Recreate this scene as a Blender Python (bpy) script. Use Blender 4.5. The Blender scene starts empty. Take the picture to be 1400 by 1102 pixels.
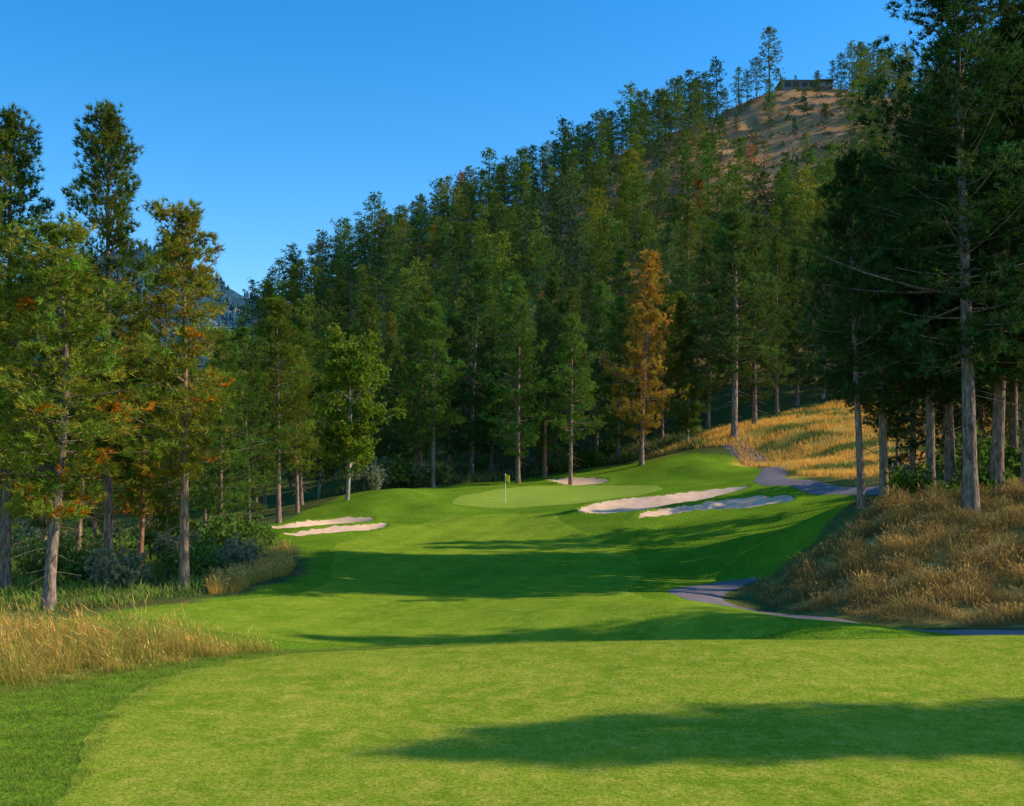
import bpy, math, random
import numpy as np
from mathutils import Vector, geometry
rng=np.random.default_rng(7); random.seed(7)
F=1500.0; VH=640.0; CZ=4.0
scene=bpy.context.scene
col=scene.collection
SUN_EL=math.radians(29); SUN_A=math.radians(-5)

# ---------------------------------------------------------------- helpers
def raw_mesh(name,v,t,mats=(),midx=None,attr=None,smooth=False):
    v=np.asarray(v,dtype=np.float32); t=np.asarray(t,dtype=np.int32)
    m=bpy.data.meshes.new(name)
    m.vertices.add(len(v)); m.vertices.foreach_set("co",v.ravel())
    m.loops.add(len(t)*3); m.loops.foreach_set("vertex_index",t.ravel())
    m.polygons.add(len(t))
    m.polygons.foreach_set("loop_start",np.arange(0,len(t)*3,3,dtype=np.int32))
    m.polygons.foreach_set("loop_total",np.full(len(t),3,dtype=np.int32))
    for mt in mats: m.materials.append(mt)
    if midx is not None: m.polygons.foreach_set("material_index",np.asarray(midx,dtype=np.int32))
    m.polygons.foreach_set("use_smooth",np.full(len(t),smooth,dtype=bool))
    m.update(calc_edges=True)
    if attr is not None:
        a=m.attributes.new("tint","FLOAT_COLOR","POINT")
        c=np.ones((len(v),4),dtype=np.float32); c[:,:3]=attr
        a.data.foreach_set("color",c.ravel())
    return m
def add(name,mesh,label=None,category=None,group=None,kind=None,color=None,loc=(0,0,0),parent=None):
    o=bpy.data.objects.new(name,mesh); col.objects.link(o); o.location=loc
    if label:o["label"]=label
    if category:o["category"]=category
    if group:o["group"]=group
    if kind:o["kind"]=kind
    if color:o.color=(*color,1)
    if parent:o.parent=parent
    return o
def unit(a): return a/np.maximum(np.linalg.norm(a,axis=-1,keepdims=True),1e-9)
def sn(x,y,s,seed=0):
    r=np.random.default_rng(seed+100); o=0
    for k in range(7):
        a=r.uniform(0,6.28); f=r.uniform(.6,1.9)/s; p=r.uniform(0,6.28)
        o=o+np.sin((x*math.cos(a)+y*math.sin(a))*f*6.28+p+1.3*np.sin((x*math.sin(a)-y*math.cos(a))*f*3.1+p*2))
    return o/4.0
def sst(a,b,x):
    t=np.clip((x-a)/(b-a),0,1); return t*t*(3-2*t)
def sdist(px,py,poly):
    P=np.asarray(poly,float); n=len(P); d=np.full(px.shape,1e9); ins=np.zeros(px.shape,bool)
    for i in range(n):
        ax,ay=P[i]; bx,by=P[(i+1)%n]; ex,ey=bx-ax,by-ay
        t=np.clip(((px-ax)*ex+(py-ay)*ey)/(ex*ex+ey*ey+1e-12),0,1)
        d=np.minimum(d,np.hypot(px-ax-t*ex,py-ay-t*ey))
        if ay!=by:
            c=((ay>py)!=(by>py))&(px<(bx-ax)*(py-ay)/(by-ay)+ax); ins^=c
    return np.where(ins,d,-d)
def smoothpoly(P,step=0.5,closed=True):
    P=np.asarray(P,float); n=len(P); out=[]
    rngi=range(n) if closed else range(n-1)
    for i in rngi:
        if closed: p0,p1,p2,p3=P[i-1],P[i],P[(i+1)%n],P[(i+2)%n]
        else: p0,p1,p2,p3=P[max(i-1,0)],P[i],P[i+1],P[min(i+2,n-1)]
        k=max(2,int(np.linalg.norm(p2-p1)/step))
        for j in range(k):
            t=j/k
            out.append(.5*((2*p1)+(-p0+p2)*t+(2*p0-5*p1+4*p2-p3)*t*t+(-p0+3*p1-3*p2+p3)*t**3))
    if not closed: out.append(P[-1])
    return np.array(out)
def wd(u,d): return ((u-700)/F*d,d)

# ---------------------------------------------------------------- materials
class NM:
    def __init__(s,name):
        s.m=bpy.data.materials.new(name); s.m.use_nodes=True; s.t=s.m.node_tree; s.t.nodes.clear()
        s.out=s.t.nodes.new("ShaderNodeOutputMaterial")
    def n(s,ty,**kw):
        nd=s.t.nodes.new(ty)
        for k,v in kw.items(): setattr(nd,k,v)
        return nd
    def l(s,a,b): s.t.links.new(a,b)
    def noise(s,scale,detail=3,vec=None,rough=.6):
        nd=s.n("ShaderNodeTexNoise"); nd.inputs["Scale"].default_value=scale; nd.inputs["Detail"].default_value=detail
        nd.inputs["Roughness"].default_value=rough
        if vec is None: vec=s.n("ShaderNodeNewGeometry").outputs["Position"]
        s.l(vec,nd.inputs["Vector"]); return nd.outputs["Fac"]
    def ramp(s,fac,stops):
        nd=s.n("ShaderNodeValToRGB"); s.l(fac,nd.inputs[0]); cr=nd.color_ramp
        while len(cr.elements)<len(stops): cr.elements.new(.5)
        for e,(p,c) in zip(cr.elements,stops): e.position=p; e.color=(*c,1) if len(c)==3 else c
        return nd.outputs[0]
    def mix(s,fac,a,b,mode='MIX'):
        nd=s.n("ShaderNodeMix",data_type='RGBA',blend_type=mode)
        for soc,val in ((nd.inputs[0],fac),(nd.inputs[6],a),(nd.inputs[7],b)):
            if isinstance(val,(int,float)): soc.default_value=val
            elif isinstance(val,tuple): soc.default_value=(*val,1)
            else: s.l(val,soc)
        return nd.outputs[2]
    def bsdf(s,colr,rough=.9,spec=.2,bump=None,bstr=.5,bdist=.05,transl=0,sheen=0):
        if transl>0:
            p=s.n("ShaderNodeBsdfDiffuse"); s.l(colr,p.inputs[0]) 
            tr=s.n("ShaderNodeBsdfTranslucent"); s.l(colr,tr.inputs[0])
            mx=s.n("ShaderNodeMixShader"); mx.inputs[0].default_value=transl
            s.l(p.outputs[0],mx.inputs[1]); s.l(tr.outputs[0],mx.inputs[2]); s.l(mx.outputs[0],s.out.inputs[0]); return s.m
        p=s.n("ShaderNodeBsdfDiffuse") if spec<=.1 else s.n("ShaderNodeBsdfPrincipled")
        if spec>.1:
            p.inputs["Roughness"].default_value=rough; p.inputs["Specular IOR Level"].default_value=spec
        if isinstance(colr,tuple): p.inputs[0].default_value=(*colr,1)
        else: s.l(colr,p.inputs[0])
        if bump is not None:
            b=s.n("ShaderNodeBump"); b.inputs["Strength"].default_value=bstr; b.inputs["Distance"].default_value=bdist
            s.l(bump,b.inputs["Height"]); s.l(b.outputs[0],p.inputs["Normal"])
        s.l(p.outputs[0],s.out.inputs[0]); return s.m
def mat_needle(name="pine_needles",tr=.3):
    k=NM(name); oi=k.n("ShaderNodeObjectInfo"); at=k.n("ShaderNodeAttribute",attribute_name="tint")
    c=k.mix(1.0,oi.outputs["Color"],at.outputs["Color"],'MULTIPLY')
    return k.bsdf(c,transl=tr)
def mat_bark():
    k=NM("pine_bark"); tc=k.n("ShaderNodeTexCoord"); mp=k.n("ShaderNodeMapping"); mp.inputs["Scale"].default_value=(6,6,1.3)
    k.l(tc.outputs["Object"],mp.inputs[0]); nz=k.noise(2.0,4,mp.outputs[0],.7)
    oi=k.n("ShaderNodeObjectInfo")
    sh=k.ramp(nz,[(.3,(.2,.17,.15)),(.48,(.8,.74,.68)),(.7,(1.8,1.65,1.5))])
    c=k.mix(1.0,oi.outputs["Color"],sh,'MULTIPLY')
    return k.bsdf(c,rough=.95,spec=.1,bump=nz,bstr=.9,bdist=.08)
def mat_attr(name,transl=.25,rough=.7):
    k=NM(name); at=k.n("ShaderNodeAttribute",attribute_name="tint")
    return k.bsdf(at.outputs["Color"],rough=rough,spec=.1,transl=transl)
def mat_ground():
    k=NM("ground_cover"); at=k.n("ShaderNodeAttribute",attribute_name="tint")
    n1=k.noise(.35,3); n2=k.noise(9,3); n3=k.noise(45,2)
    v=k.ramp(n1,[(.3,(.78,.8,.78)),(.7,(1.2,1.16,1.15))])
    v2=k.ramp(n2,[(.3,(.6,.64,.6)),(.7,(1.4,1.34,1.25))])
    c=k.mix(1.0,at.outputs["Color"],v,'MULTIPLY'); c=k.mix(.9,c,v2,'MULTIPLY')
    v3=k.ramp(n3,[(.35,(.65,.65,.65)),(.65,(1.35,1.35,1.35))]); c=k.mix(.8,c,v3,'MULTIPLY')
    return k.bsdf(c,rough=1,spec=.05,bump=n2,bstr=.6,bdist=.12)
def mat_turf(name,ca,cb,cc,fine=90,stripe=0.0,con=.7):
    k=NM(name); g=k.n("ShaderNodeNewGeometry").outputs["Position"]
    n1=k.noise(.45,3,g); n2=k.noise(2.2,4,g,.75); n3=k.noise(fine,2,g,.8); n4=k.noise(16,3,g,.75)
    c=k.mix(k.ramp(n1,[(.40,(0,0,0)),(.60,(1,1,1))]),ca,cb)
    c=k.mix(k.ramp(n2,[(.44,(0,0,0)),(.68,(1,1,1))]),c,cc)
    v3=k.ramp(n3,[(.3,(.5,.55,.45)),(.7,(1.5,1.42,1.4))]); c=k.mix(con,c,v3,'MULTIPLY')
    v4=k.ramp(n4,[(.3,(.55,.6,.5)),(.7,(1.42,1.36,1.3))]); c=k.mix(con,c,v4,'MULTIPLY')
    if stripe:
        w=k.n("ShaderNodeTexWave"); w.inputs["Scale"].default_value=.16; w.inputs["Distortion"].default_value=.6
        w.inputs["Detail"].default_value=1; w.wave_profile='SIN'
        mp=k.n("ShaderNodeMapping"); mp.inputs["Rotation"].default_value=(0,0,.3); k.l(g,mp.inputs[0]); k.l(mp.outputs[0],w.inputs[0])
        c=k.mix(stripe,c,k.ramp(w.outputs["Fac"],[(.35,(.75,.8,.75)),(.65,(1.2,1.15,1.1))]),'MULTIPLY')
    return k.bsdf(c,rough=.9,spec=.06,bump=n4,bstr=.6,bdist=.03)
def mat_sand():
    k=NM("bunker_sand"); n1=k.noise(1.2,3); n3=k.noise(40,2)
    c=k.ramp(n1,[(.3,(.66,.42,.26)),(.7,(.84,.56,.37))])
    return k.bsdf(c,rough=1,spec=.05,bump=k.mix(.5,n3,n1),bstr=.4,bdist=.05)
def mat_path():
    k=NM("path_asphalt"); n1=k.noise(.8,3); n3=k.noise(70,2)
    c=k.ramp(n1,[(.3,(.18,.14,.14)),(.7,(.25,.2,.19))])
    return k.bsdf(c,rough=.9,spec=.2,bump=n3,bstr=.4,bdist=.02)
M_needle=mat_needle(); M_leaf=mat_needle("broad_leaves",.4); M_bark=mat_bark(); M_blade=mat_attr("dry_grass_blades",.35)
M_ground=mat_ground()
M_turf=mat_turf("fairway_turf",(.165,.275,.018),(.235,.335,.025),(.31,.36,.04),50,.2,.8)
M_tee=mat_turf("tee_turf",(.195,.285,.02),(.28,.34,.03),(.42,.39,.06),60,0,.95)
M_green=mat_turf("green_turf",(.25,.365,.04),(.29,.385,.05),(.33,.40,.06),60,0,.55)
M_sand=mat_sand(); M_path=mat_path()

# ---------------------------------------------------------------- terrain
CPuvd=[
(0,1102,13),(0,960,18),(-300,980,17),(0,872,27),(150,910,22),(400,893,23.6),(700,880,25),(1000,877,25.3),(1400,874,25.6),
(700,866,33.3),(450,867,32.8),(250,862,31.5),(700,850,35),(450,848,36),(130,846,33),(270,832,36),(420,792,46),
(700,818,42),(700,809,45.5),(550,809,45),(880,810,45),(700,800,48.5),(500,795,49),(700,790,51),(700,760,58),(550,760,58),(700,740,64.5),(550,742,63.5),(700,720,71),(560,722,70),
(700,700,78),(620,700,79),(40,830,36),(255,806,42),(0,790,50),(150,790,52),(375,722,69),(330,740,65),(200,740,80),(0,740,85),(420,750,58),
(100,700,130),(-300,700,120),(450,690,84),(500,672,90),(600,667,95),(500,660,106),(400,690,100),(440,724,67),(460,708,77),
(620,680,86),(700,690,83),(850,680,86),(700,666,95),(880,667,93),(900,645,98),(960,630,101),(1030,632,102),(840,656,98.5),(760,653,104),(700,650,109),
(1010,664,84),(900,676,82),(800,698,74),(900,700,72),(1000,690,73),(1080,678,76),(880,712,68),(1000,702,68),
(1055,655,86),(1100,654,81),(1200,667,70),(1290,684,60),(1000,740,60),(900,760,58),(900,735,64),(1100,720,60),(1150,700,57),(1100,690,68),
(960,805,46.5),(955,818,43.5),(1000,829,37),(1100,846,33),(1200,861,30.3),(900,822,40),
(1010,796,49),(1060,780,49),(1100,758,48),(1150,738,48),(1200,716,47),(1300,702,46),(1400,682,46),(1200,846,37.2),(1400,852,35),(1050,822,44.5),(1300,790,40),(1180,790,42),
(1178,690,50),(1272,684,51),(1400,672,52),(1240,862,33.2),(1400,866,32.3),
(1000,605,106),(1100,588,106),(1250,620,92),(1100,636,92),(1250,648,82),(1400,600,90),(1000,580,116),(1150,560,116),(1400,540,120),
(880,628,107),(700,632,120),(500,640,125),(300,650,140),
(300,600,180),(500,520,170),(700,450,165),(900,430,155),(1100,430,150),(1300,420,155),(1500,400,160),
(350,500,230),(500,415,225),(700,340,225),(900,275,225),(1100,240,225),(1300,250,225),(1500,250,230),
(330,462,265),(420,405,270),(500,365,275),(650,305,280),(800,235,285),(950,170,290),(1060,128,290),(1130,126,290),(1210,150,292),(1400,190,300),(1600,220,300),
(200,590,250),(50,610,250),(-300,630,250)]
CP=[((u-700)/F*d,d,CZ+(VH-v)/F*d) for u,v,d in CPuvd]
CP+=[(8.7,42,-1.5),(9.75,39.5,-1.42),(10.8,36,-1.28),(0,29,-1.0),(6,29,-1.0),(-5,28.5,-.8),(12,28,-.8),(18,28.5,-.85),
(30,31.5,-.5),
(0,0,0),(-15,0,0),(15,0,0),(0,14,0),(8,14,0),(-4,14,0),(0,20,0),(10,20,0),(25,20,.1),(30,10,.2),(-20,10,.2),
(30,40,2.5),(35,52,4.5),(30,66,4.8),(42,80,8),(60,60,8),(60,30,4),(60,100,13),(90,150,30),(100,230,75),
(0,350,60),(60,350,80),(100,350,75),(-60,350,25),(-150,350,3),(0,450,20),(100,450,30),(-100,60,-3),(-60,30,-2),
(200,250,60),(250,100,30),(200,0,10),(-200,100,-4),(-200,0,0),(0,-100,0),(0,700,0),(-400,500,0),(400,500,10),(-1500,-1500,0),(1500,-1500,0),(-1500,2500,0),(1500,2500,0),(0,2500,0)]
CP=np.array(CP,float); NC=len(CP); CC=3.5
def phi(dx,dy): return np.sqrt(dx*dx+dy*dy+CC*CC)
A=phi(CP[:,0][:,None]-CP[:,0],CP[:,1][:,None]-CP[:,1])-np.eye(NC)*.02
AA=np.zeros((NC+1,NC+1)); AA[:NC,:NC]=A; AA[NC,:NC]=1; AA[:NC,NC]=1
SOL=np.linalg.solve(AA,np.append(CP[:,2],0))
def rbf(x,y):
    x=np.asarray(x,float); y=np.asarray(y,float); sh=x.shape; x=x.ravel(); y=y.ravel(); o=np.empty(len(x))
    for i in range(0,len(x),20000):
        s=slice(i,i+20000); o[s]=phi(x[s][:,None]-CP[:,0],y[s][:,None]-CP[:,1])@SOL[:NC]+SOL[NC]
    return o.reshape(sh)
def axis(parts):
    o=[]
    for a,b,s in parts: o+=list(np.linspace(a,b,max(1,int(round((b-a)/s))),endpoint=False))
    o.append(parts[-1][1]); return np.array(o)
GX=axis([(-2200,-400,150),(-400,-120,14),(-120,-36,2),(-36,36,.36),(36,60,1),(60,140,2.5),(140,400,13),(400,2200,150)])
GY=axis([(-1500,-50,150),(-50,6,4),(6,104,.36),(104,130,1),(130,310,2.2),(310,500,8),(500,3000,130)])
XX,YY=np.meshgrid(GX,GY)
ZZ=rbf(XX,YY)
hillm=sst(112,150,YY)*sst(-150,-60,XX)
ZZ+=hillm*(.9*sn(XX,YY,30,1)+.5*sn(XX,YY,11,2))
ZZ+=.05*sn(XX,YY,9,3)*sst(30,40,YY)+.09*sn(XX,YY,12,4)*sst(36,46,YY)
for u,d,a,rx,ry in [(545,86,.5,2.6,3),(600,80,.35,2.2,2.2),(500,82,.25,2,3),(960,97,.4,3,2.5),(905,92,.25,2,2),(660,74,.22,3,2),(1045,78,.35,2.4,2),(840,66,.22,3,1.6),(560,54,.18,4,1.6),(930,70,.2,2.5,1.3),(1000,58,.25,2.5,1.5),(760,50,.12,5,1.2)]:
    x0,y0=wd(u,d); ZZ+=a*np.exp(-((XX-x0)/rx)**2-((YY-y0)/ry)**2)
far=sst(500,900,np.hypot(XX,YY)); ZZ=ZZ*(1-far)
def bil(G,x,y):
    x=np.asarray(x,float); y=np.asarray(y,float)
    i=np.clip(np.searchsorted(GX,x)-1,0,len(GX)-2); j=np.clip(np.searchsorted(GY,y)-1,0,len(GY)-2)
    fx=np.clip((x-GX[i])/(GX[i+1]-GX[i]),0,1); fy=np.clip((y-GY[j])/(GY[j+1]-GY[j]),0,1)
    return G[j,i]*(1-fx)*(1-fy)+G[j,i+1]*fx*(1-fy)+G[j+1,i]*(1-fx)*fy+G[j+1,i+1]*fx*fy
Z0=ZZ.copy()
def hit(u,v,d0=12,d1=300):
    d=np.arange(d0,d1,.1); x=(u-700)/F*d; g=bil(Z0,x,d); r=CZ+(VH-v)/F*d
    k=np.argmax(r<=g)
    return (x[k],d[k])
bunk=[
 [(788,699),(812,690),(850,683),(905,678),(955,672),(1015,666),(1018,670),(985,679),(955,686),(915,692),(880,700),(840,703),(805,703)],
 [(872,707),(905,698),(950,691),(1000,683),(1050,679),(1086,680),(1080,687),(1040,694),(985,698),(930,703),(885,709)],
 [(750,657),(775,654),(815,654),(832,659),(815,663),(770,663)],
 [(372,722),(400,717),(440,712),(500,708),(508,712),(480,718),(430,722),(385,725)],
 [(390,731),(420,726),(450,723),(490,720),(524,717),(528,722),(495,728),(440,732),(400,734)]]
BP=[smoothpoly([hit(u,v,60,110) for u,v in b],.4) for b in bunk]
for i,b in enumerate(BP):
    s=sdist(XX,YY,b)
    ZZ-=(.34 if i!=2 else .15)*sst(0,1.0,s)
    ZZ+=.13*np.exp(-(np.minimum(s,0)/.7)**2)*(s<=0)
def Hh(x,y): return bil(ZZ,x,y)

course=smoothpoly([(-20,-5),(-14,10),(-12,20),(-13,30),wd(130,34),wd(270,38),wd(400,46),wd(420,55),wd(372,65),wd(360,74),wd(440,84),wd(500,92),wd(640,99),wd(760,107),wd(870,106),wd(960,104),wd(1045,101),wd(1078,86),wd(1150,71),wd(1190,62),wd(1175,52),wd(1080,49),wd(1005,47.5),wd(975,45),wd(1060,41),wd(1200,35.5),wd(1400,33),(30,32),(30,-5)],2)
goldA=[wd(1008,46.5),wd(1080,47.6),wd(1150,48.8),wd(1210,50.5),wd(1400,50.5),(40,48),(40,35),wd(1400,34),wd(1200,36.9),wd(1075,42),wd(1030,45)]
goldB=[wd(880,107),wd(1000,105),wd(1075,90),wd(1105,83),wd(1300,68),(45,66),(45,112),wd(1150,120),wd(1000,114)]
goldC=[(-9.5,16.5),(-7.6,20.5),(-5.0,24.2),(-7.5,27.5),(-13,30.5),(-24,31),(-24,16)]
sc=sdist(XX,YY,course)+.35*sn(XX,YY,4,5); sa=sdist(XX,YY,goldA)+.4*sn(XX,YY,5,6); sb=sdist(XX,YY,goldB)+1.5*sn(XX,YY,12,7); sg=sdist(XX,YY,goldC)+.3*sn(XX,YY,3,8)
C=np.zeros(XX.shape+(3,)); 
def blend(C,c,m): return C*(1-m[...,None])+np.array(c)*m[...,None]
C[:]=(.11,.10,.04)
nzg=.5+.5*np.clip(sn(XX,YY,7,9),-1,1)
C=blend(C,(.09,.16,.03),nzg*.7)
hm=sst(120,160,YY); 
C=blend(C,(.50,.25,.13),hm*(.65+.35*nzg))
C=blend(C,(.2,.17,.06),hm*np.clip(sn(XX,YY,18,12),0,1)*.6)
C=blend(C,(.66,.40,.16),hm*np.clip(sn(XX,YY,13,14)-.2,0,1)*.6)
fw=sst(60,130,YY)*hm; C=blend(C,(.14,.13,.05),fw*(1-sst(200,235,YY))*.6)
C=blend(C,(.155,.265,.018),sst(-.3,.3,sc))
C=blend(C,(.34,.24,.08),sst(-.4,.6,sa)*.9)
C=blend(C,(.65,.40,.08),sst(-1,1,sb)*(.4+.6*np.clip(.6+.9*sn(XX,YY*2.5,16,13),0,1)))
C=blend(C,(.25,.2,.04),sst(-.4,.6,sg)*.9)
ny,nx=XX.shape
idx=np.arange(ny*nx).reshape(ny,nx)
q=np.stack([idx[:-1,:-1],idx[:-1,1:],idx[1:,1:],idx[1:,:-1]],-1).reshape(-1,4)
tris=np.concatenate([q[:,[0,1,2]],q[:,[0,2,3]]])
add("ground",raw_mesh("ground",np.stack([XX,YY,ZZ],-1).reshape(-1,3),tris,[M_ground],attr=C.reshape(-1,3),smooth=True),
    kind="structure",label="rolling golf course ground rising into a dry hill",category="ground")

def sheet(name,poly,off,mat,step=.5,label="",category="ground",kind="structure",wob=0):
    poly=np.asarray(poly,float).copy()
    if wob:
        g=np.gradient(poly,axis=0); g=unit(g); nn=np.column_stack([g[:,1],-g[:,0]])
        poly+=nn*(wob*sn(poly[:,0],poly[:,1],1.3,77)+wob*.6*sn(poly[:,0],poly[:,1],.5,78))[:,None]
    x0,y0=poly.min(0); x1,y1=poly.max(0)
    gx,gy=np.meshgrid(np.arange(x0,x1,step),np.arange(y0,y1,step)); gx=gx.ravel()+step*.13; gy=gy.ravel()+step*.17
    k=sdist(gx,gy,poly)>step*.45; gx=gx[k]; gy=gy[k]
    pts=[Vector((float(a),float(b))) for a,b in poly]+[Vector((float(a),float(b))) for a,b in zip(gx,gy)]
    r=geometry.delaunay_2d_cdt(pts,[],[list(range(len(poly)))],1,1e-5)
    v=np.array([(p.x,p.y) for p in r[0]]); t=np.array([f for f in r[2] if len(f)==3])
    rim=np.abs(sdist(v[:,0],v[:,1],poly))<.02
    z=Hh(v[:,0],v[:,1])+np.where(rim,min(off,.006),off)
    return add(name,raw_mesh(name,np.column_stack([v,z]),t,[mat],smooth=True),kind=kind,label=label,category=category)

sheet("fairway",smoothpoly([(-5.2,4),(-5.4,12),(-5.7,14.3),(-6.3,16.7),(-6.4,20.5),(-4.7,23.6),(0,24.8),(5,25.2),(12,25.5),(26,25.5),(26,4)],.25),.014,M_tee,.5,"closely mown sunlit turf in front of the dip","fairway",wob=.05)
sheet("fairway",smoothpoly([wd(180,34.2),wd(300,38),wd(440,44),wd(455,54),wd(470,62),wd(560,71),wd(620,76),wd(740,76),wd(780,68),wd(860,60),wd(880,52),wd(860,45),wd(960,37),wd(1080,31.6),wd(900,30.8),wd(400,31)],.4),.03,M_turf,.5,"mown fairway striped with long tree shadows","fairway",wob=.08)
GP=smoothpoly([hit(u,v,70,110) for u,v in [(618,688),(640,676),(690,668),(760,665),(850,664),(905,667),(880,676),(810,686),(740,692),(660,694)]],.5)
sheet("putting_green",GP,.03,M_green,.5,"smooth pale putting green with a flagstick","green",wob=.1)
bl=["long pale sand bunker cut into the green's bank","shaded sand bunker below the green","small shaded sand bunker behind the green","narrow sand bunker beside the fairway","curved sand bunker beside the fairway"]
for b,l in zip(BP,bl): sheet("sand_bunker",b,.03,M_sand,.3,l,"bunker",wob=.12)
def ribbon(pts,w):
    c=smoothpoly(pts,.8,False); d=np.gradient(c,axis=0); d=unit(d); n=np.column_stack([-d[:,1],d[:,0]])
    return np.concatenate([c+n*w,(c-n*w)[::-1]])
sheet("cart_path",ribbon([wd(1000,106),wd(1040,101),wd(1062,94),wd(1052,87),wd(1062,82),wd(1110,77.5),wd(1180,71),wd(1240,66),wd(1300,60),wd(1420,56),wd(1550,54)],1.2),.035,M_path,.5,"asphalt cart path winding up behind the bunkers","path",wob=.03)
sheet("cart_path",ribbon([wd(1012,49.4),wd(985,48.2),wd(962,47),wd(950,45),wd(965,43.3),wd(1010,42),wd(1070,39.5),wd(1150,36),wd(1220,33.6),wd(1300,33),wd(1400,32.3),(20,32),(30,31.5)],1.1),.035,M_path,.5,"asphalt cart path curving below the grassy bank","path",wob=.03)

# ---------------------------------------------------------------- tree building
def tube(P,R,n=5):
    P=np.asarray(P,float); R=np.asarray(R,float); D=unit(np.gradient(P,axis=0))
    ref=np.where(np.abs(D[:,2:3])>.9,np.array([[1.,0,0]]),np.array([[0,0,1.]]))
    a=unit(np.cross(D,ref)); b=np.cross(D,a); th=np.arange(n)*2*math.pi/n
    v=P[:,None]+R[:,None,None]*(a[:,None]*np.cos(th)[None,:,None]+b[:,None]*np.sin(th)[None,:,None])
    m=len(P); i=np.arange(m-1)[:,None]*n; j=np.arange(n)[None]; k=(j+1)%n
    q=np.stack([i+j,i+k,i+n+k,i+n+j],-1).reshape(-1,4)
    return v.reshape(-1,3),np.concatenate([q[:,[0,2,1]],q[:,[0,3,2]]])
class Acc:
    def __init__(s): s.v=[];s.t=[];s.n=0;s.c=[]
    def add(s,v,t,c=None):
        s.v.append(v); s.t.append(t+s.n); s.n+=len(v)
        if c is not None: s.c.append(c)
    def get(s): return np.concatenate(s.v),np.concatenate(s.t),(np.concatenate(s.c) if s.c else None)
def needles(r,Cn,D,tint,K,ln,w,spread=.9,up=.15):
    N=len(Cn); Cn=np.repeat(Cn,K,0); D=np.repeat(D,K,0); tint=np.repeat(tint,K,0)
    d=unit(D*.7+r.normal(size=(N*K,3))*spread*.6+np.array([0,0,up])); l=ln*r.uniform(.6,1.15,(N*K,1))
    s=unit(np.cross(d,r.normal(size=(N*K,3))))*w*.5
    b=Cn+r.normal(size=(N*K,3))*.02
    v=np.stack([b-s,b+s,b+d*l],1).reshape(-1,3)
    tt=tint*r.uniform(.65,1.4,(N*K,1)); tt=np.repeat(tt,3,0)
    return v,np.arange(N*K*3).reshape(-1,3),tt
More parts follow.
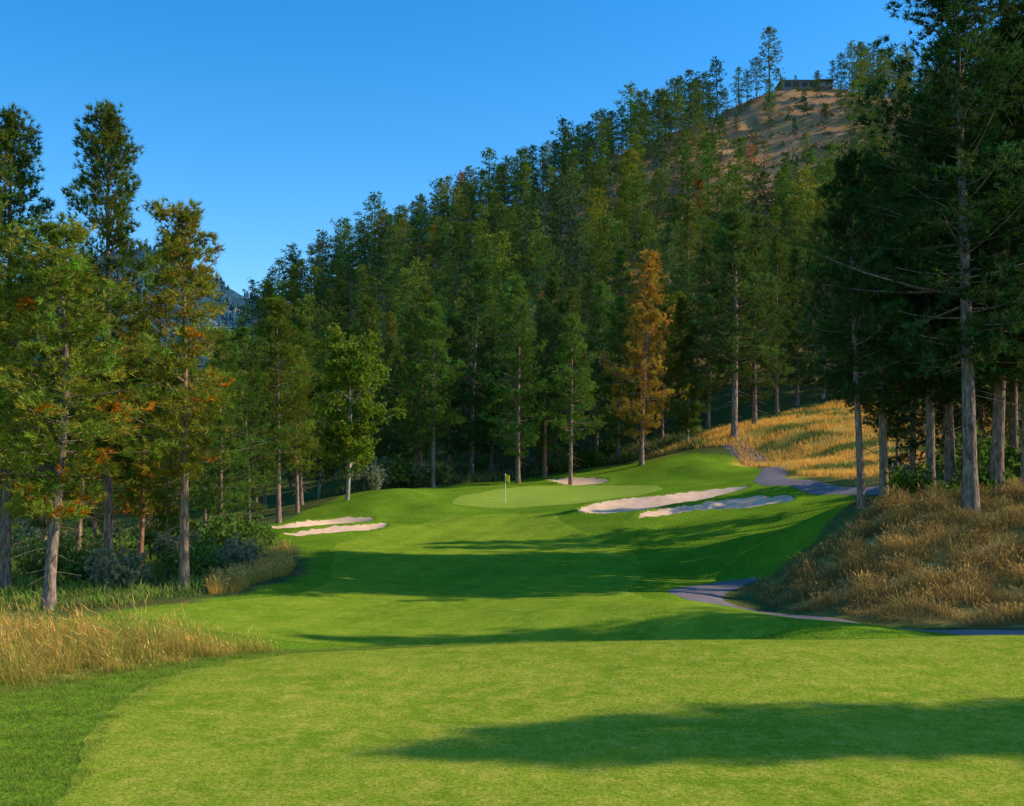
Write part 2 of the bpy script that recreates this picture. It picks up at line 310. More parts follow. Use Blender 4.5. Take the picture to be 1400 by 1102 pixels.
def pine(seed,H=16,cb=.28,R=2.5,nl=85,clumps=10,tpc=5,K=13,ln=.27,w=.038,dead=0.,sharp=.75,sides=10,sig=.17,lod=False,low=.2):
    r=np.random.default_rng(seed); wood=Acc(); fol=Acc()
    zz=np.linspace(0,1,14); bend=r.normal(size=2)*.25
    px=bend[0]*np.sin(zz*3.0+r.uniform(0,3))*zz; py=bend[1]*np.sin(zz*2.5+r.uniform(0,3))*zz
    r0=H*.0108; rad=r0*(1-zz)**.8+.02; rad[0]*=1.3
    TP=np.column_stack([px,py,zz*H-.0]); TP[0,2]=-.3
    v,t=tube(TP,rad,5 if lod else sides); wood.add(v,t)
    tp=lambda z:np.array([np.interp(z/H,zz,px),np.interp(z/H,zz,py),z])
    az=r.uniform(0,6.28); lopside=r.uniform(0,6.28)
    gaps=r.uniform(.1,.95,3)
    for i in range(nl):
        t_=(i+r.uniform(0,1))/nl; z=H*(cb+(1-cb)*t_**.95*.985); az+=2.4+r.normal()*.5
        if r.random()<.06: continue
        prof=((1-t_)**sharp)*(.55+.45*min(1,t_/low))+.07
        if np.any(np.abs(t_-gaps)<.02): prof*=.55
        L=R*prof*r.uniform(.5,1.15)*(1+.15*math.cos(az-lopside))
        if r.random()<.12: L*=1.3
        pit=math.radians(-12+58*t_+r.normal()*9); h=np.array([math.cos(az),math.sin(az),0]); b=tp(z)
        s=np.linspace(0,1,4)[:,None]; P=b+h*L*s*math.cos(pit)+np.array([0,0,1])*(L*math.sin(pit)*s+.18*L*s*s)
        lr=.009+.013*L
        v,t=tube(P,lr*(1-.8*s[:,0]),3 if lod else 4); wood.add(v,t)
        nc=max(2,int(round(clumps*(.35+.75*L/R))))
        ss=r.uniform(.1,1.0,nc)**.8; ss[0]=1.0
        side=np.array([-h[1],h[0],0]); lat=r.uniform(-1,1,nc)*.42*L*np.minimum(1,1.35-ss*.6)*(ss<.99)
        cc=b+h*(L*math.cos(pit)*ss)[:,None]+side*lat[:,None]; cc[:,2]+=L*math.sin(pit)*ss+.18*L*ss*ss+r.normal(size=nc)*.06*L+.1
        dirs=unit(h*.7+side*np.sign(lat)[:,None]*.6*(np.abs(lat)>.05)[:,None]+np.array([0,0,.45]))
        lt=r.uniform(.72,1.3)
        ct=np.column_stack([lt*r.uniform(.8,1.35,nc)*r.uniform(.9,1.3,nc),lt*r.uniform(.85,1.2,nc),lt*r.uniform(.7,1.2,nc)])
        if dead>0 and r.random()<.5:
            dm=r.random(nc)<dead*1.8*(1.1-t_)*(ss>.5); ct[dm]=np.array([3.3,.95,.5])*r.uniform(.6,1.0,(dm.sum(),1))
        Cn=np.repeat(cc,tpc,0)+r.normal(size=(nc*tpc,3))*np.array([1,1,.75])*sig
        v,t,c=needles(r,Cn,np.repeat(dirs,tpc,0),np.repeat(ct,tpc,0),K,ln,w); fol.add(v,t,c)
    n=5 if lod else 26
    zc=r.uniform(.93,1.01,n)*H; Cn=np.column_stack([np.interp(zc/H,zz,px),np.interp(zc/H,zz,py),zc])+r.normal(size=(n,3))*.08
    v,t,c=needles(r,Cn,np.tile([0,0,1.],(n,1)),np.ones((n,3)),K,ln,w); fol.add(v,t,c)
    if not lod:
        for i in range(20):
            z=H*r.uniform(.08,cb+.05); a=r.uniform(0,6.28); L=r.uniform(.3,1.6); h=np.array([math.cos(a),math.sin(a),-.15]); b=tp(z)
            s=np.linspace(0,1,4)[:,None]; P=b+h*L*s+np.array([0,0,-.2])*L*s*s+r.normal(size=(4,3))*.04*s
            v,t=tube(P,.020*(1-.8*s[:,0]),3); wood.add(v,t)
    return wood.get(),fol.get()
near=[]
spec=[dict(H=18,cb=.24,R=2.9,nl=115,sharp=.5),dict(H=16,cb=.26,R=2.8,nl=98,sharp=.55),dict(H=14,cb=.24,R=2.9,nl=90,sharp=.5,dead=.09),
      dict(H=20,cb=.24,R=3.6,nl=150,sharp=.5,clumps=11),dict(H=17,cb=.14,R=3.1,nl=108,sharp=.55),dict(H=15,cb=.30,R=2.7,nl=82,sharp=.45,dead=.04),dict(H=19,cb=.14,R=3.2,nl=118,sharp=.6)]
for i,s in enumerate(spec):
    (wv,wt,_),(fv,ft,fc)=pine(11+i,**s)
    near.append((raw_mesh("pine_trunk",wv,wt,[M_bark],smooth=True),raw_mesh("pine_crown",fv,ft,[M_needle],attr=fc),s["H"]))
farv=[]
for i in range(8):
    H=14; s=dict(H=H,cb=random.uniform(.1,.25),R=random.uniform(2.6,3.4),nl=44,clumps=7,tpc=3,K=6,ln=.42,w=.13,sharp=random.uniform(.35,.6),sig=.26,lod=True)
    (wv,wt,_),(fv,ft,fc)=pine(50+i,**s)
    farv.append((wv,wt,fv,ft,fc,H,raw_mesh("distant_pine",np.concatenate([wv,fv]),np.concatenate([wt,ft+len(wv)]),[M_bark,M_needle],
        midx=np.concatenate([np.zeros(len(wt)),np.ones(len(ft))]),attr=np.concatenate([np.ones((len(wv),3)),fc]))))
GREEN=(.115,.205,.032); OLIVE=(.18,.235,.03); DARK=(.07,.14,.03); BLUE=(.085,.17,.05); RUST=(.42,.17,.05); GOLD=(.30,.26,.04); SHADE=(.05,.10,.025)  # SHADE: crown green darkened to carry the shade on the bank pines
T=[]
def tr(u,d,h,v=None,c=GREEN,lab="tall ponderosa pine beside the fairway",w=1.0): 
    x,y=wd(u,d); T.append([x,y,h,v,c,lab,w])
L1="tall sunlit ponderosa pine with orange dead sprays"; L2="ponderosa pine with a bare pale lower trunk"
for a in [(-60,38,17,3,OLIVE,L2),(8,43,18.5,0,GREEN,L2,.85),(66,35,12.0,2,OLIVE,L1,1.35),(148,43,18.8,0,GREEN,L2,.85),(252,42,14.3,5,OLIVE,L1,1.1),
          (105,52,14,1,GREEN,L2),(190,50,11.5,2,OLIVE,L1,1.0),(228,48,8.5,2,GREEN,L1),(300,60,12,4,GREEN,L2),(340,66,12.5,4,GREEN,L2),(381,72,14.5,1,OLIVE,L2,1.0),
          (-20,52,15,2,OLIVE,L1,1.2),(130,64,13,4,GREEN,L2),(60,66,13,4,GREEN,L2),(280,78,12,6,GREEN,L2),(215,70,13,6,GREEN,L2),(412,88,15,4,GREEN,L2),(350,90,14,6,DARK,L2)]: tr(*a)
L3="pine at the wood's edge behind the green"
for a in [(505,104,17.5,6,GREEN),(535,110,14,4,DARK),(575,101,18,4,GREEN),(592,97,16,1,GREEN),(615,108,16,6,DARK),(645,107,21,4,DARK),(672,112,16,6,DARK),(708,100,18.5,4,GREEN),(745,105,17,6,DARK),
          (780,98,15,1,GREEN),(760,112,19,4,DARK),(815,112,18,6,GREEN),(845,110,16,4,GREEN),(877,104,20,4,GOLD),(905,114,16,6,GREEN),(938,118,14,4,OLIVE),(968,116,19,6,DARK),
          (1004,107,22,1,DARK,L3,1.25),(1032,111,21,4,DARK),(1062,118,19,6,GREEN),(1090,120,17,4,DARK),(1125,122,20,6,DARK),(455,112,15,4,GREEN),(480,116,16,6,DARK)]: tr(*(a if len(a)>5 else a+(L3,)))
L4="tall dark pine on the grassy bank"
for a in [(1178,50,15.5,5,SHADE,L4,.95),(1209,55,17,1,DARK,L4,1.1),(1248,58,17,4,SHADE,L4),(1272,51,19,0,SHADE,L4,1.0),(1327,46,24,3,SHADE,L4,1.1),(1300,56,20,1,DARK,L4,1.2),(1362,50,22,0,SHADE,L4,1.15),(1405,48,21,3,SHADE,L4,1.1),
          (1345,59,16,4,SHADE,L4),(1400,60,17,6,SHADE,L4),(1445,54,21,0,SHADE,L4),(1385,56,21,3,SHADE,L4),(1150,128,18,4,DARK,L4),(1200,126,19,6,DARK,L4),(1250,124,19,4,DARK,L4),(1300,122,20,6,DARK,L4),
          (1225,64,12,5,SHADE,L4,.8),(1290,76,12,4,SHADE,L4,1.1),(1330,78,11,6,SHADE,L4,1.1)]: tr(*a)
L5="tall pine beside the mown turf"
for x,y,h,v,w in [(30,18.3,17.3,0,.9),(33.6,19.9,18.6,0,.9),(38,19.4,19,4,.75),(43,20.2,20,4,.75),(48,20.0,21,6,.75),
                (31,34.2,17.8,4,.8),(35,35.5,20,4,.8),(40,35,21,6,.8),(31,66.5,14,5,.7)]:
    T.append([x,y,h,v,DARK,L5,w])
def far_from(x,y,m):
    for t in T:
        if (t[0]-x)**2+(t[1]-y)**2<m*m: return False
    return True
rs=random.Random(5)
n=0
for _ in range(4000):
    u=rs.uniform(-120,470); d=rs.uniform(58,150); x,y=wd(u,d)
    if x>-14.5 and d<100: continue
    if u>330 and d<80: continue
    if far_from(x,y,5.2): T.append([x,y,rs.uniform(10,14.5),rs.choice([4,6,1,4]),rs.choice([GREEN,DARK,OLIVE,GREEN]),"pine in the shaded wood",1.0]); n+=1
    if n>46: break
for u,d,h in [(1052,289,17.5),(1034,284,10),(1010,287,10),(980,288,15),(962,284,13),(943,289,15),(918,285,14),(862,286,17),(893,286,12),(835,287,12),(805,288,13),(770,285,16),(742,287,13),(712,285,14),(690,283,12),(668,284,18),(630,281,14),(603,281,15),(575,279,13),(545,279,13),(512,277,18),(492,277,13),(465,273,14),(440,271,12),(400,270,15),(372,268,12),(345,266,11),(1165,291,14),(1180,293,15),(1195,291,16),(1215,292,14),(1240,290,14),
              (1068,280,4),(1088,281,3.5),(1118,283,5),(1138,284,8),(1150,287,9),(1022,280,8),(900,279,12),(928,277,13),(952,275,12),(875,278,13),(850,277,12),(822,279,13),(790,277,12),(758,277,12),(728,278,13),(970,270,11),(910,268,12),(865,268,12),(815,268,13)]:
    x,y=wd(u,d); T.append([x,y,h,None,rs.choice([GREEN,DARK,BLUE]),"pine on the hill's skyline",1.2])
cand=0
for _ in range(60000):
    d=118+(296-118)*rs.random()**.8; u=rs.uniform(300,1330) if d>160 else rs.uniform(220,1330)
    x,y=wd(u,d); z=float(Hh(x,y)); v=VH-(z-CZ)/d*F
    bare=0
    if y>190:
        p=sst(950,1005,u)*(1-sst(1130,1200,u))*sst(200,228,y)
        p=max(p,.45*sst(790,820,u)*(1-sst(860,890,u))*sst(225,240,y)*(1-sst(265,280,y)))
        if rs.random()<p*.90: continue
        bare=p>.45
    if bare and y>272 and 1040<u<1150: continue
    if u<360 and d>240: continue
    if far_from(x,y,7.0 if bare else 5.5 if d<200 else 5.2): 
        c=rs.choice([GREEN,GREEN,DARK,OLIVE,BLUE,GREEN]); 
        if rs.random()<.008: c=RUST
        T.append([x,y,rs.uniform(4,8.5) if bare else rs.uniform(8,14.5),None,c,"pine on the wooded hillside",rs.uniform(.95,1.3)]); cand+=1
    if cand>640: break
for u,d,h in [(632,276,13),(742,150,9),(955,200,11)]:
    x,y=wd(u,d); T.append([x,y,h,None,RUST,"rust-red dying pine on the wooded hillside",1.0])
print("trees",len(T),cand)
T.sort(key=lambda t:-t[2]/t[1])
forest=Acc()
BK=[(.36,.25,.18),(.32,.23,.18),(.40,.23,.14),(.27,.21,.17)]
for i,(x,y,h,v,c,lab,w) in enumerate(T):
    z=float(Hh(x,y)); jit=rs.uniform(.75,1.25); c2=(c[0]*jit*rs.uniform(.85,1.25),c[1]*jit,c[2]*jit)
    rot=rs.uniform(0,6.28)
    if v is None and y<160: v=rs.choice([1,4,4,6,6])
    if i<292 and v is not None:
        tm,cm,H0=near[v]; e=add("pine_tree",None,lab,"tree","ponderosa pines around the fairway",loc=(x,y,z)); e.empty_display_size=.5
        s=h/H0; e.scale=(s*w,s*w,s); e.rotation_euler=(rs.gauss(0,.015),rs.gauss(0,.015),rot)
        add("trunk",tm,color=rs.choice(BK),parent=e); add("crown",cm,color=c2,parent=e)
    elif i<292:
        fv=farv[rs.randrange(8)]; s=h/fv[5]
        e=add("pine_tree",fv[6],lab,"tree","pines on the wooded hillside",color=c2,loc=(x,y,z)); e.scale=(s*w,s*w,s); e.rotation_euler=(0,0,rot)
    else:
        fv=farv[rs.randrange(8)]; s=h/fv[5]; ca,sa_=math.cos(rot),math.sin(rot); Rm=np.array([[ca,-sa_,0],[sa_,ca,0],[0,0,1]])*s*np.array([[w],[w],[1]])
        forest.add(fv[0]@Rm.T+(x,y,z),fv[1],np.ones((len(fv[0]),3))*(.22,.16,.12))
        forest.add(fv[2]@Rm.T+(x,y,z),fv[3],fv[4]*np.array(c2))
if forest.n:
    v_,t_,c_=forest.get()
    add("pine_forest",raw_mesh("pine_forest",v_,t_,[mat_attr("forest_foliage",.25)],attr=c_),"far pines covering the upper hillside","forest",kind="stuff")

# ---------------------------------------------------------------- broadleaf tree and shrubs
def broad(seed,H=12,R=2.9,cb=.22,nb=30,K=8,ln=.2,w=.13,tp=30):
    r=np.random.default_rng(seed); wood=Acc(); fol=Acc()
    zz=np.linspace(0,1,9); TP=np.column_stack([.3*np.sin(zz*3),.2*np.sin(zz*4+1),zz*H*.92]); TP[0,2]=-.3
    v,t=tube(TP,H*.011*(1-zz)**.8+.02,8); wood.add(v,t)
    for i in range(nb):
        t_=i/nb; z=H*(cb+(.92-cb)*t_); a=i*2.4+r.normal()*.4; L=R*math.sin(math.pi*(.22+.68*t_))**.8*r.uniform(.5,1.25)
        h=np.array([math.cos(a),math.sin(a),.3+.6*t_]); b=np.array([np.interp(z/H,zz,TP[:,0]),np.interp(z/H,zz,TP[:,1]),z])
        s=np.linspace(0,1,4)[:,None]; P=b+h*L*s+r.normal(size=(4,3))*.08*s; v,t=tube(P,(.015+.012*L)*(1-.8*s[:,0]),4); wood.add(v,t)
        for k in range(5):
            c=b+(P[-1]-b)*r.uniform(.4,1.12)+r.normal(size=3)*.4
            Cn=c+r.normal(size=(tp,3))*(.30,.30,.2); tt=np.ones((tp,3))*r.uniform(.65,1.35)*np.array([r.uniform(.85,1.3),1,1])
            v,t,cc=needles(r,Cn,unit(r.normal(size=(tp,3))),tt,K,ln,w,1.2); fol.add(v,t,cc)
    return wood.get(),fol.get()
(wv,wt,_),(fv,ft,fc)=broad(3)
bt=raw_mesh("broadleaf_trunk",wv,wt,[M_bark],smooth=True); bc=raw_mesh("broadleaf_crown",fv,ft,[M_leaf],attr=fc)
for u,d,h,c,lab in [(474,84,12.5,(.19,.27,.025),"yellow-green broadleaf tree with a pale trunk"),(435,97,11,(.14,.21,.03),"green broadleaf tree among the pines"),(940,108,7,(.14,.2,.03),"young broadleaf tree below the pines")]:
    x,y=wd(u,d); e=add("broadleaf_tree",None,lab,"tree",loc=(x,y,float(Hh(x,y)))); e.scale=(h/12,)*3
    add("trunk",bt,color=(.5,.45,.4),parent=e); add("crown",bc,color=c,parent=e)
shv=[]
for k in range(4):
    r=np.random.default_rng(80+k); A1=Acc()
    nb=16
    for i in range(nb):
        a=r.uniform(0,6.28); L=r.uniform(.5,1.1); h=np.array([math.cos(a)*r.uniform(.2,.9),math.sin(a)*r.uniform(.2,.9),r.uniform(.5,1.2)])
        s=np.linspace(0,1,4)[:,None]; P=h*L*s+r.normal(size=(4,3))*.05*s; v,t=tube(P,.02*(1-.7*s[:,0]),3); A1.add(v,t,np.ones((len(v),3))*(1.6,1.0,1.2))
        tpn=22; Cn=P[-1]*r.uniform(.55,1,(tpn,1))+r.normal(size=(tpn,3))*(.17,.17,.12)
        v,t,c=needles(r,Cn,unit(r.normal(size=(tpn,3))+[0,0,.4]),np.ones((tpn,3))*r.uniform(.7,1.3),8,.13,.06,1.1); A1.add(v,t,c)
    v,t,c=A1.get(); shv.append(raw_mesh("shrub",v,t,[M_leaf],attr=c))
SH=[]
for _ in range(600):
    if len(SH)>=95: break
    k=rs.random()
    if k<.45: u=rs.uniform(0,330); d=rs.uniform(43,75)
    elif k<.75: u=rs.uniform(470,880); d=rs.uniform(98,118)
    else: u=rs.uniform(1230,1420); d=rs.uniform(50,72)
    if 330<u<480 and d<80: continue
    x,y=wd(u,d)
    if sdist(np.array([x]),np.array([y]),course)[0]>-1: continue
    SH.append((x,y,rs.uniform(.7,1.9)))
for u,d,s in [(540,97,2.6),(560,98,2.4),(520,96,2.2),(505,93,2.0),(580,99,2.0),(610,100,1.6),(1385,54,2.6),(1365,57,2.4),(1340,60,2.0),(300,56,1.8),(320,58,2.0),(310,52,1.3),(340,56,1.2),(290,47,1.1),(325,50,1.0),(350,60,1.5)]:
    SH.append((*wd(u,d),s))
for x,y,s in SH:
    e=add("shrub",rs.choice(shv),"leafy grey-green shrub at the wood's edge","shrub","shrubs along the wood's edge",color=rs.choice([(.15,.24,.04),(.22,.28,.07),(.26,.29,.16),(.12,.21,.03)]),loc=(x,y,float(Hh(x,y))-.05))
    e.scale=(s,s,s*rs.uniform(.8,1.1)); e.rotation_euler=(0,0,rs.uniform(0,6.28))
r=np.random.default_rng(9); B=Acc(); cnt=0
while cnt<1100:
    d=r.uniform(150,292); u=r.uniform(780,1250) if r.random()<.85 else r.uniform(400,1250); x,y=wd(u,d); s=r.uniform(.3,1.3); cnt+=1
    z=float(Hh(x,y)); nn=10; Cn=np.array([x,y,z])+r.normal(size=(nn,3))*np.array([1,1,.0])*s*.5+np.abs(r.normal(size=(nn,3)))*np.array([0,0,.5])*s
    base=np.array([[.14,.18,.05],[.26,.2,.08],[.10,.15,.04],[.34,.2,.1]])[r.integers(4)]
    v,t,c=needles(r,Cn,unit(r.normal(size=(nn,3))+[0,0,.6]),np.ones((nn,3))*base,6,.5*s,.3*s,1.2); B.add(v,t,c)
v,t,c=B.get(); add("hillside_brush",raw_mesh("hillside_brush",v,t,[M_blade],attr=c),"low scrub scattered over the dry hillside","brush",kind="stuff")

# ---------------------------------------------------------------- grass blades
def blades(name,x,y,h,w,cb,ct,lean,label,category="grass",off=0.,bend=.5,head=False,seed=1,simple=False):
    r=np.random.default_rng(seed); n=len(x); z=Hh(x,y)+off-.01
    a=r.uniform(0,6.28,n); s=np.column_stack([np.cos(a),np.sin(a),np.zeros(n)])*(w*.5)[:,None]
    la=r.uniform(0,6.28,n); lm=np.abs(r.normal(size=n))*lean; L=np.column_stack([np.cos(la)*lm-.12*lean*2,np.sin(la)*lm,np.zeros(n)])
    b=np.column_stack([x,y,z]); H3=np.column_stack([np.zeros(n),np.zeros(n),h])
    if simple:
        v=np.stack([b-s,b+s,b+H3+L*h[:,None]],1).reshape(-1,3); t=np.arange(3*n).reshape(-1,3)
        c=np.stack([cb,cb,ct],1).reshape(-1,3)
    else:
        m=b+H3*.55+L*(h*.35)[:,None]; tip=b+H3*(1-.25*np.minimum(lm,1.4))[:,None]+L*(h*1.1)[:,None]
        ms=s*(.8 if not head else .45)
        vs=[b-s,b+s,m+ms,m-ms,tip]; cs=[cb,cb,(cb+ct)/2,(cb+ct)/2,ct]; k=5; tl=[[0,1,2],[0,2,3],[3,2,4]]
        if head:
            hd=(r.random(n)<.3)[:,None]
            q1=m+(tip-m)*.7; hs=s*2.0*hd; tp2=m+(tip-m)*1.25
            vs+=[q1-hs,q1+hs,tp2]; cs+=[ct*1.15]*3; k=8; tl+=[[5,6,7]]
        v=np.stack(vs,1).reshape(-1,3); c=np.stack(cs,1).reshape(-1,3)
        t=(np.arange(n)[:,None,None]*k+np.array(tl)[None]).reshape(-1,3)
    return add(name,raw_mesh(name,v,t,[M_blade],attr=c),label,category,kind="stuff")
def inpoly(poly,n,seed,dens=None,clump=0,thr=-.15):
    r=np.random.default_rng(seed); P=np.asarray(poly); x0,y0=P.min(0); x1,y1=P.max(0); X=[];Y=[];m=0
    while m<n:
        x=r.uniform(x0,x1,n); y=r.uniform(y0,y1,n); k=sdist(x,y,P)>0
        vis=np.abs(x)<.5*y+2; k&=vis
        if clump: k&=(sn(x,y,clump,seed)+r.normal(size=n)*.45>thr)
        x=x[k];y=y[k]; X.append(x);Y.append(y); m+=len(x)
    return np.concatenate(X)[:n],np.concatenate(Y)[:n]
def mixc(r,n,cols,p=None,j=.25):
    cs=np.array(cols)[r.choice(len(cols),n,p=p)]; return cs*r.uniform(1-j,1+j,(n,1))
r=np.random.default_rng(21)
STR=(.82,.52,.14); STR2=(.68,.37,.08); GRN=(.2,.29,.03); BRN=(.34,.19,.08); ORG=(.75,.30,.06)
n=28000; x,y=inpoly(goldC,n,1,clump=1.3,thr=.2)
hv=np.clip(.9+.85*sn(x,y,2.0,55),.3,1.8); edge=np.clip(sdist(x,y,np.array(goldC))/.8,.35,1)
gm=(sn(x,y,3.3,56)+r.normal(size=n)*.5>-.4)[:,None]
ct=np.where(gm,mixc(r,n,[STR,STR2,ORG,GRN],[.42,.24,.24,.10]),mixc(r,n,[GRN,(.28,.34,.06),STR],[.4,.3,.3]))
blades("tall_grass",x,y,r.uniform(.25,.8,n)*hv*edge,r.uniform(.006,.014,n),mixc(r,n,[GRN,(.45,.3,.06)]),ct,.75,"tall straw-coloured grass beside the mown turf",head=True)
n=62000; x,y=inpoly(goldA,n,2,clump=3)
m=np.clip(.5+sn(x,y,6,33)+.25*(40-y)/5,0,1)[:,None]
ct=mixc(r,n,[STR,STR2,BRN])*m+mixc(r,n,[(.3,.22,.07),(.17,.2,.05),BRN])*(1-m)
blades("tall_grass",x,y,r.uniform(.25,.65,n)*np.clip(.9+.5*sn(x,y,3,57),.5,1.4)*np.clip(sdist(x,y,np.array(goldA))/1.0,.4,1),r.uniform(.012,.026,n),mixc(r,n,[(.2,.22,.06),BRN]),ct,.6,"tall dry grass covering the bank above the path",head=True,seed=2)
n=50000; x,y=inpoly(goldB,n,3,clump=6)
ct=mixc(r,n,[(1,.62,.12),(.95,.58,.14),(.9,.5,.1)])
k=sn(x,y*2.5,16,13)<-.45; ct[k]=mixc(r,k.sum(),[(.18,.26,.05),(.24,.28,.07)])
blades("tall_grass",x,y,r.uniform(.25,.6,n),r.uniform(.03,.06,n),ct*.8,ct,.4,"golden dry grass on the slope below the pines",seed=3)
goldD=[wd(285,40),wd(330,42),wd(385,47),wd(405,52),wd(395,58),wd(350,54),wd(290,46)]
n=8000; x,y=inpoly(goldD,n,4,clump=1.6,thr=.1)
blades("tall_grass",x,y,r.uniform(.2,.7,n),r.uniform(.012,.024,n),mixc(r,n,[GRN,STR2]),mixc(r,n,[STR,STR,ORG]),.6,"clumps of straw-coloured grass at the fairway edge",head=True,seed=4)
und=[wd(-150,33),wd(130,35.2),wd(262,39),wd(385,48),wd(402,58),wd(340,68),wd(340,100),wd(-150,110)]
n=50000; x,y=inpoly(und,n,5,clump=4)
blades("undergrowth",x,y,r.uniform(.12,.55,n)*np.clip(.9+.6*sn(x,y,3,58),.4,1.6),r.uniform(.02,.055,n),mixc(r,n,[(.14,.2,.03)]),mixc(r,n,[(.22,.38,.05),(.32,.4,.07),(.55,.42,.13)],[.5,.28,.22]),.7,"weeds and long grass under the pines","undergrowth",seed=5)
und2=[wd(470,93),wd(640,100),wd(760,108),wd(880,107),wd(960,106),wd(960,125),wd(440,125),wd(440,96)]
n=22000; x,y=inpoly(und2,n,6,clump=5)
blades("undergrowth",x,y,r.uniform(.2,.9,n),r.uniform(.04,.09,n),mixc(r,n,[(.09,.13,.03)]),mixc(r,n,[(.16,.24,.05),(.28,.32,.09),(.4,.36,.16)]),.6,"weeds along the edge of the wood","undergrowth",seed=6)
rough=[(-13,9),(-5.1,9),(-5.45,14.3),(-6.1,16.7),(-6.2,20.5),(-4.6,23.5),(0,24.7),(6,25.1),(14,25.4),(14,26.6),(0,26.0),(-6,25.4),(-8,21),(-13,17)]
n=130000; x,y=inpoly(rough,n,7)
blades("rough_grass",x,y,r.uniform(.03,.08,n)*np.clip(.9+.6*sn(x,y,.9,59),.4,1.5),r.uniform(.005,.012,n),mixc(r,n,[(.14,.24,.02)]),mixc(r,n,[(.20,.34,.03),(.30,.38,.04),(.50,.43,.11)]),.8,"longer rough grass around the mown turf",seed=7,simple=True)
tee=[(-5.5,11),(-5.7,14.3),(-6.3,16.7),(-6.4,20.5),(-4.7,23.6),(0,24.8),(5,25.2),(12,25.5),(12,22),(9.5,18),(7,12)]
n=200000
x,y=inpoly(tee,n,8,clump=.8,thr=-.5)
blades("mown_grass",x,y,r.uniform(.012,.028,n),r.uniform(.005,.011,n),mixc(r,n,[(.14,.24,.02)]),mixc(r,n,[(.24,.35,.03),(.37,.42,.05),(.58,.49,.12)],[.5,.33,.17]),.8,"closely mown grass blades","grass",seed=8,simple=True,off=.012)

# ---------------------------------------------------------------- flagstick, house, mountain
def simple_mat(name,c,rough=.6): 
    k=NM(name); nz=k.noise(3,4); return k.bsdf(k.mix(1.0,c,k.ramp(nz,[(.3,(.85,.85,.85)),(.7,(1.1,1.1,1.1))]),'MULTIPLY'),rough=rough,spec=.3)
fx,fy=hit(691,688,75,100); fz=float(Hh(fx,fy))+.03
fl=add("golf_flagstick",None,"white flagstick with a yellow flag standing in the green","flagstick",loc=(fx,fy,fz))
v,t=tube([(0,0,-.1),(0,0,.7),(0,0,1.4),(0,0,2.25)],[.032,.03,.026,.02],8)
add("pole",raw_mesh("pole",v,t,[simple_mat("pole_paint",(.85,.8,.55),.4)],smooth=True),parent=fl)
gx,gz=np.meshgrid(np.linspace(0,1,9),np.linspace(0,1,6)); fvv=np.column_stack([(gx*.30+.02).ravel(),(.07*np.sin(gx*6)*gx).ravel(),(2.22-gz*.55-gx*.14).ravel()])
ii=np.arange(54).reshape(6,9); qq=np.stack([ii[:-1,:-1],ii[:-1,1:],ii[1:,1:],ii[1:,:-1]],-1).reshape(-1,4)
add("flag",raw_mesh("flag",fvv,np.concatenate([qq[:,[0,1,2]],qq[:,[0,2,3]]]),[simple_mat("flag_cloth",(.95,.66,.02),.8)],smooth=True),parent=fl)
v,t=tube([(0,0,-.02),(0,0,.0),(0,0,.012)],[.07,.07,.06],12); add("cup",raw_mesh("cup",v,t,[simple_mat("cup_plastic",(.7,.7,.7),.5)]),parent=fl)

def box(c,s):
    x,y,z=c; a,b,d=[q/2 for q in s]
    v=np.array([(x+i*a,y+j*b,z+k*d) for i in(-1,1) for j in(-1,1) for k in(-1,1)])
    t=np.array([(0,1,3),(0,3,2),(4,6,7),(4,7,5),(0,4,5),(0,5,1),(2,3,7),(2,7,6),(0,2,6),(0,6,4),(1,5,7),(1,7,3)]); return v,t
def boxes(name,L,mat,parent,label=None):
    a=Acc()
    for c,s in L: a.add(*box(c,s))
    v,t,_=a.get(); return add(name,raw_mesh(name,v,t,[mat]),parent=parent,label=label)
hx,hy=wd(1098,290); hz=float(Hh(hx,hy))
ho=add("hilltop_house",None,"long low grey house with a flat roof on the hilltop","house",loc=(hx,hy,hz-.1)); ho.scale=(.84,.8,.62)
mw=simple_mat("house_cladding",(.22,.21,.21),.8); mr=simple_mat("house_roof",(.3,.31,.34),.6); mg=simple_mat("house_glass",(.03,.05,.08),.15); mwh=simple_mat("house_trim",(.7,.68,.62),.6)
boxes("wall",[((0,0,.6),(15,8,4.6)),((5.5,-1.5,.2),(4.5,8,4.0))],mw,ho)
boxes("roof",[((0,0,3.05),(16.4,9.4,.3)),((5.5,-2,2.45),(5.4,9.4,.28))],mr,ho)
for k,xx in enumerate([-5.8,-3.2,-.6,2.0]): boxes("window",[((xx,-4.03,1.4),(2.0,.08,1.7))],mg,ho)
boxes("railing",[((5.5,-6.2,.9),(6,.06,.08)),((5.5,-6.2,.45),(6,.04,.05))]+[((2.5+i*.6,-6.2,.1),(.07,.07,1.6)) for i in range(11)],mwh,ho)
boxes("deck",[((5.5,-5.85,-.1),(6.2,.7,.2))],mwh,ho)

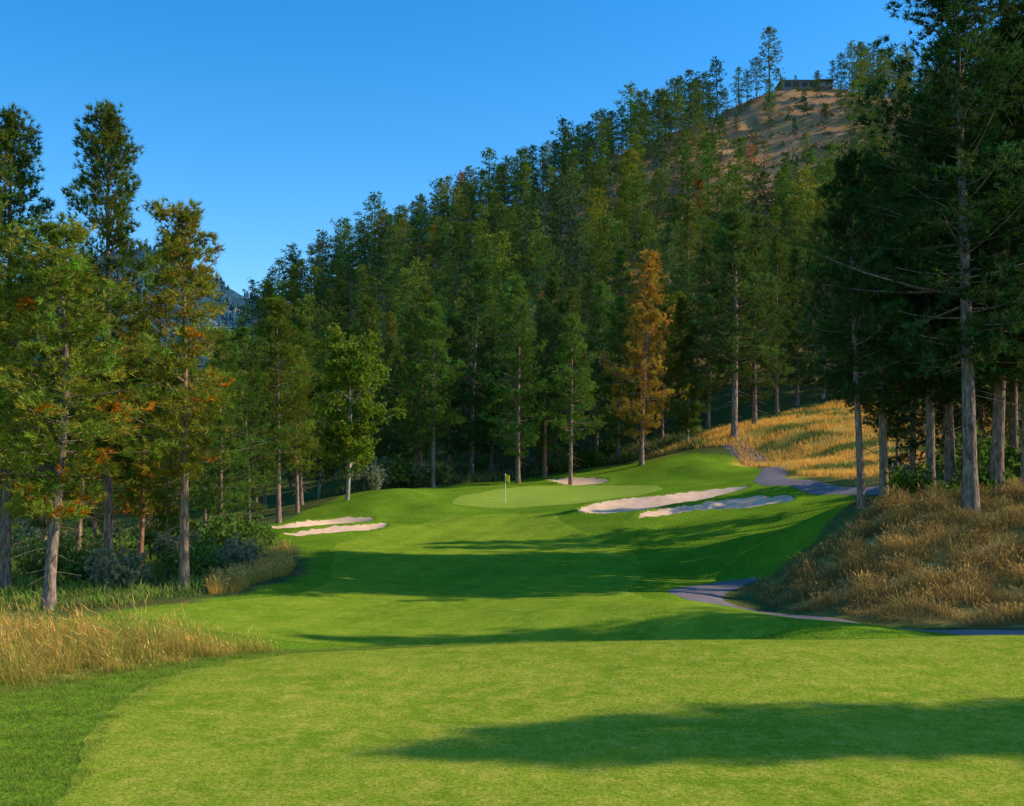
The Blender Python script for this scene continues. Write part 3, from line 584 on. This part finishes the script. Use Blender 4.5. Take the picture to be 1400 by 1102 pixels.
mx=np.linspace(-1100,200,220); my=np.linspace(1200,2600,120); MX,MY=np.meshgrid(mx,my)
ridu=np.array([-300,0,100,150,200,230,290,330,450,700,1000]); ridv=np.array([420,390,362,345,336,344,378,400,450,560,640])
uu=MX/1700*F+700; rz=np.interp(uu,ridu,(VH-ridv)/F*1700+CZ)
prof=np.clip(1-np.abs(MY-1700)/560,0,1)**.8
MZ=rz*prof*(1+.03*sn(MX,MY,260,40))+prof*(10*sn(MX,MY,130,41)+4*sn(MX,MY,50,42))*(1-.7*np.exp(-((MY-1700)/80)**2))-20*(1-prof)
k=NM("hazed_mountain_slope"); nz=k.noise(.02,6,rough=.7); n2=k.noise(.12,4)
cm=k.ramp(nz,[(.48,(.03,.08,.11)),(.56,(.06,.12,.15)),(.66,(.34,.28,.26))]); cm=k.mix(.8,cm,k.ramp(n2,[(.35,(.5,.55,.6)),(.65,(1.3,1.3,1.3))]),'MULTIPLY')  # distance haze painted as blue into the slope colours
mm=k.bsdf(cm,rough=1,spec=0)
ii=np.arange(MX.size).reshape(MX.shape); qq=np.stack([ii[:-1,:-1],ii[:-1,1:],ii[1:,1:],ii[1:,:-1]],-1).reshape(-1,4)
add("mountain",raw_mesh("mountain",np.stack([MX,MY,MZ],-1).reshape(-1,3),np.concatenate([qq[:,[0,1,2]],qq[:,[0,2,3]]]),[mm],smooth=True),"forested mountain with rock outcrops, tinted blue for haze","mountain",kind="structure")
r=np.random.default_rng(66); B=Acc()
n=3000; x=r.uniform(-760,-360,n); y=r.uniform(1350,1715,n); kk=sn(x,y,90,70)>-.3; x=x[kk];y=y[kk];n=len(x)
j=np.clip(np.searchsorted(my,y)-1,0,118); i=np.clip(np.searchsorted(mx,x)-1,0,218); z=MZ[j,i]
th=np.arange(5)*2*math.pi/5
hgt=r.uniform(6,12,n); base=np.stack([x[:,None]+np.cos(th)*3.0,y[:,None]+np.sin(th)*3.0,np.repeat(z[:,None],5,1)],-1)
top=np.stack([x,y,z+hgt],-1)[:,None]; V=np.concatenate([base,top],1).reshape(-1,3)
tt=np.array([[a,(a+1)%5,5] for a in range(5)]); TT=(np.arange(n)[:,None,None]*6+tt).reshape(-1,3)
cc=np.repeat(np.array([[.035,.09,.12]])*r.uniform(.75,1.25,(n,1)),6,0)  # conifer colour shifted to blue, standing in for air haze
add("mountain_forest",raw_mesh("mountain_forest",V,TT,[mat_attr("hazed_mountain_trees",.01,1)],attr=cc),"far conifers on the mountain, tinted blue for haze","forest",kind="stuff")

# ---------------------------------------------------------------- light, sky, camera
w=bpy.data.worlds.new("World"); scene.world=w; w.use_nodes=True; nt=w.node_tree
bg=nt.nodes["Background"]; sk=nt.nodes.new("ShaderNodeTexSky"); sk.sky_type='NISHITA'; sk.sun_disc=False
sk.sun_elevation=SUN_EL; sk.sun_rotation=math.radians(90)+SUN_A; sk.air_density=1.0; sk.dust_density=.4; sk.ozone_density=3.0; sk.altitude=300
hs=nt.nodes.new("ShaderNodeHueSaturation"); hs.inputs["Saturation"].default_value=1.4; hs.inputs["Value"].default_value=1.6
nt.links.new(sk.outputs[0],hs.inputs["Color"]); nt.links.new(hs.outputs[0],bg.inputs[0]); bg.inputs[1].default_value=.15
S=Vector((math.cos(SUN_EL)*math.cos(SUN_A),-math.cos(SUN_EL)*math.sin(SUN_A),math.sin(SUN_EL)))
ld=bpy.data.lights.new("sun","SUN"); ld.energy=5; ld.angle=math.radians(.5); ld.color=(1,.87,.66)
lo=bpy.data.objects.new("sun",ld); col.objects.link(lo); lo.rotation_mode='QUATERNION'; lo.rotation_quaternion=S.to_track_quat('Z','Y'); lo.location=(60,-10,60)
cd=bpy.data.cameras.new("camera"); cam=bpy.data.objects.new("camera",cd); col.objects.link(cam)
cam.location=(0,0,CZ); cam.rotation_euler=(math.radians(90),0,0); cd.sensor_width=36; cd.lens=36*F/1400; cd.shift_y=(VH-551)/1400; cd.clip_end=6000
scene.camera=cam
scene.view_settings.view_transform='Standard'; scene.view_settings.look='None'; scene.view_settings.exposure=0
